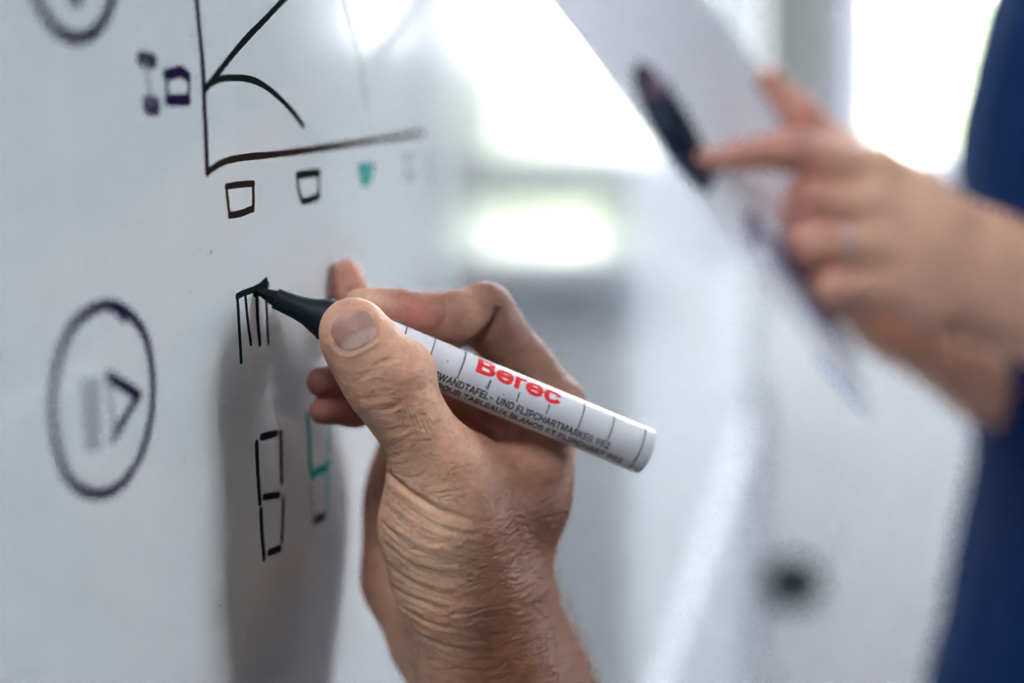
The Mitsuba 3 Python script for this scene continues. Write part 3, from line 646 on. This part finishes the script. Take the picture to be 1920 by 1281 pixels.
def sleeve(a, b, c, ra, rb, rc_):
    t = np.linspace(0, 1, 60)[:, None]; s = CubicSpline([0, .55, 1], np.array([a, b, c]))(t[:, 0])
    r = np.interp(t[:, 0], [0, .55, 1], [ra, rb, rc_]) * (1 + .05 * np.sin(t[:, 0] * 60) * np.sin(t[:, 0] * 17))
    return tube(s, r, 40)
el_l = at(2420, 715, .84); el_r = at(2050, 800, 1.03)
sl = sleeve(np.array([rows[70, :, 0].mean(), TY - .15, 1.44]), el_l + np.array([.05, .02, .02]), at(2180, 640, .825), .075, .062, .050)
sr = sleeve(np.array([rows[70, :, 0].mean(), TY + .19, 1.44]), el_r + np.array([.10, .02, .0]), at(1990, 770, 1.01), .075, .060, .050)
add('person_001__shirt', cat([torso, sl, sr]), 'blue_linen', True); tag('person_001__shirt', 'dark blue linen shirt with rolled sleeves')
# legs, shoes, neck and head (above and below the frame)
cx = float(rows[:, :, 0].mean())
FB = Field((cx - .2, TY - .3, .0), (cx + .25, TY + .32, 1.85), .008); leg = FB.empty()
for s in (-1, 1):
    for a, b, ra_, rb_ in (((cx, TY + .02 + s * .09, .92), (cx - .01, TY + .02 + s * .10, .50), .088, .062), ((cx - .01, TY + .02 + s * .10, .50), (cx + .02, TY + .02 + s * .105, .07), .062, .048)):
        FB.cone(leg, a, b, ra_, rb_, .03)
FB.cone(leg, (cx, TY - .07, .93), (cx, TY + .11, .93), .10, .10, .04)
add('person_001__trousers', FB.mesh(leg), 'light_trousers', True)
for s in (-1, 1):
    sh = m3.Manifold.batch_hull([m3.Manifold.sphere(r, 20).translate(p) for p, r in (((cx + .06, TY + .02 + s * .105, .04), .04), ((cx - .12, TY + .02 + s * .115, .034), .034), ((cx - .03, TY + .02 + s * .108, .045), .044), ((cx + .02, TY + .02 + s * .105, .09), .042))])
    add('person_001__shoe', tm(sh.trim_by_plane((0, 0, 1), .001)), 'shoe_leather', 40)
tag('person_001', 'person in a dark blue shirt pointing at a printed sheet beside the whiteboard', 'person')

# ------------------------------------------------------------------ the sheet of paper
scene['paper'] = {'type': 'principledthin', 'base_color': {'type': 'rgb', 'value': [.86, .87, .92]}, 'roughness': .7, 'diff_trans': .9}
scene['toner_black'] = {'type': 'twosided', 'bsdf': {'type': 'diffuse', 'reflectance': proc(lambda p, n, uv: mikit.mix((.010, .014, .024), (.045, .06, .085), mikit.smoothstep(.35, .75, mikit.fbm(p.x * 60, p.y * 60, p.z * 60))))}}
scene['toner_pink'] = {'type': 'twosided', 'bsdf': {'type': 'diffuse', 'reflectance': {'type': 'rgb', 'value': list((.20, .13, .17))}}}
scene['toner_grey'] = {'type': 'twosided', 'bsdf': {'type': 'diffuse', 'reflectance': {'type': 'rgb', 'value': [.30, .285, .38]}}}
scene['toner_blue'] = {'type': 'twosided', 'bsdf': {'type': 'diffuse', 'reflectance': {'type': 'rgb', 'value': list((.42, .52, .78))}}}
lc = CubicSpline([0, .25, .6, 1], [(885, -170), (1020, 0), (1325, 395), (1632, 792)]); rc2 = CubicSpline([0, .2, .4, .62, .86, 1], [(1190, -200), (1330, 0), (1452, 175), (1535, 400), (1600, 650), (1642, 800)])
zl, zr = CubicSpline([0, .5, 1], [.700, .705, .725]), CubicSpline([0, .5, .8, 1], [.88, .875, .84, .745])
def sheet(u, v, lift=0.0):
    """u across from the far edge, v along the sheet."""
    (ax, ay), (bx, by) = lc(v), rc2(v)
    a, b = at(ax, ay, float(zl(v))), at(bx, by, float(zr(v)))
    return a + (b - a) * u + UP * .006 * np.sin(np.pi * u) 
def sheet_mesh(nu, nv, u0=0, u1=1, v0=0, v1=1):
    g = np.array([[sheet(u, v) for u in np.linspace(u0, u1, nu)] for v in np.linspace(v0, v1, nv)])
    ids = np.arange(nu * nv).reshape(nv, nu); q = np.stack([ids[:-1, :-1], ids[:-1, 1:], ids[1:, 1:], ids[1:, :-1]], -1).reshape(-1, 4)
    return g, q
g, q = sheet_mesh(24, 40); gp = g.reshape(-1, 3)
sn = norm(np.cross(sheet(.6, .5) - sheet(.4, .5), sheet(.5, .6) - sheet(.5, .4)))
if sn @ (CAM - sheet(.5, .5)) < 0: sn = -sn
add('printed_sheet__paper', (gp, q), 'paper', False)
def patch(shape_uv, name, mat_, label, lift):
    tri = trimesh.creation.extrude_polygon(shape_uv, .001, engine='earcut'); v, f = trimesh.remesh.subdivide_to_size(tri.vertices, tri.faces, .05)
    flat = v[:, 2] > .0005
    P = np.array([sheet(a, b) for a, b in v[:, :2]]) + sn * np.where(flat, lift, .0001)[:, None]
    tag(add('printed_sheet__' + name, trimesh.Trimesh(P, f, process=False), mat_), label)
def uv_of(px, py):
    from scipy.optimize import least_squares
    def f(x):
        P = sheet(*x) - CAM; z = P @ FWD; return [960 + FPX * (P @ RIGHT) / z - px, 640.5 - FPX * (P @ UP) / z - py]
    return least_squares(f, [.4, .4]).x
ring_px = [(1262 + 48 * np.cos(a) * 1.0 + 62 * np.sin(a) * .95, 240 + 14 * np.cos(a) + 122 * np.sin(a)) for a in np.linspace(0, 2 * np.pi, 25)[:-1]]
disc = sg.Polygon([uv_of(*p) for p in ring_px]); patch(disc, 'picture', 'toner_black', 'dark round picture printed on the sheet', .0003)
patch(sg.Polygon([uv_of(*p) for p in [(1212, 140), (1228, 132), (1246, 160), (1236, 186), (1216, 172)]]), 'picture_detail', 'toner_pink', 'pinkish spot in the dark picture', .0005)
for pts in ([(1390, 400), (1420, 395), (1440, 450), (1410, 465)], [(1440, 440), (1475, 450), (1560, 590), (1575, 650), (1530, 600), (1450, 500)]):
    patch(sg.Polygon([uv_of(*p) for p in pts]), 'print', 'toner_grey', 'grey print partly behind the hand', .0003)
patch(sg.Polygon([uv_of(*p) for p in [(1520, 660), (1560, 690), (1625, 778), (1612, 772)]]), 'print', 'toner_blue', 'pale blue tint at the lower corner', .0003)
tag('printed_sheet', 'white printed sheet with a dark round picture held by the person in blue', 'paper')

# ------------------------------------------------------------------ outside the windows
mat('lawn', proc(lambda p, n, uv: mikit.mix((.15, .16, .11), (.19, .20, .145), mikit.fbm(p.x, p.y, 0))), .9)
add('ground', box(-30, 60, -30, 60, -.6, -.4), 'lawn'); tag('ground', kind='structure')
scene['leaf'] = {'type': 'twosided', 'bsdf': {'type': 'principled', 'base_color': proc(lambda p, n, uv: mikit.mix((.16, .19, .11), (.24, .26, .17), mikit.fbm(p.x * 3, p.y * 3, p.z * 3))), 'roughness': .8}}
def shrub(name, c, r, seed):
    s = trimesh.creation.icosphere(4, 1.0); v = s.vertices * (1 + .35 * (meshkit.fbm(s.vertices * 2.2, 4, seed) - .5)[:, None] * 2) * np.array(r) + np.array(c)
    return add(name, trimesh.Trimesh(v, s.faces, process=False), 'leaf', True)
for i, (x, y, r, h) in enumerate([(1.2, 18, 1.5, 1.75), (4.6, 17.6, 1.5, 1.45)]):
    k = shrub('shrub', (x, y, h * .45 - .4), (r, 1.0, h), i)
    tag(k, ['pale green shrub outside the window beside the blue shirt', 'pale green shrub outside, mirrored in the whiteboard'][i], 'shrub', 'shrubs outside the window')
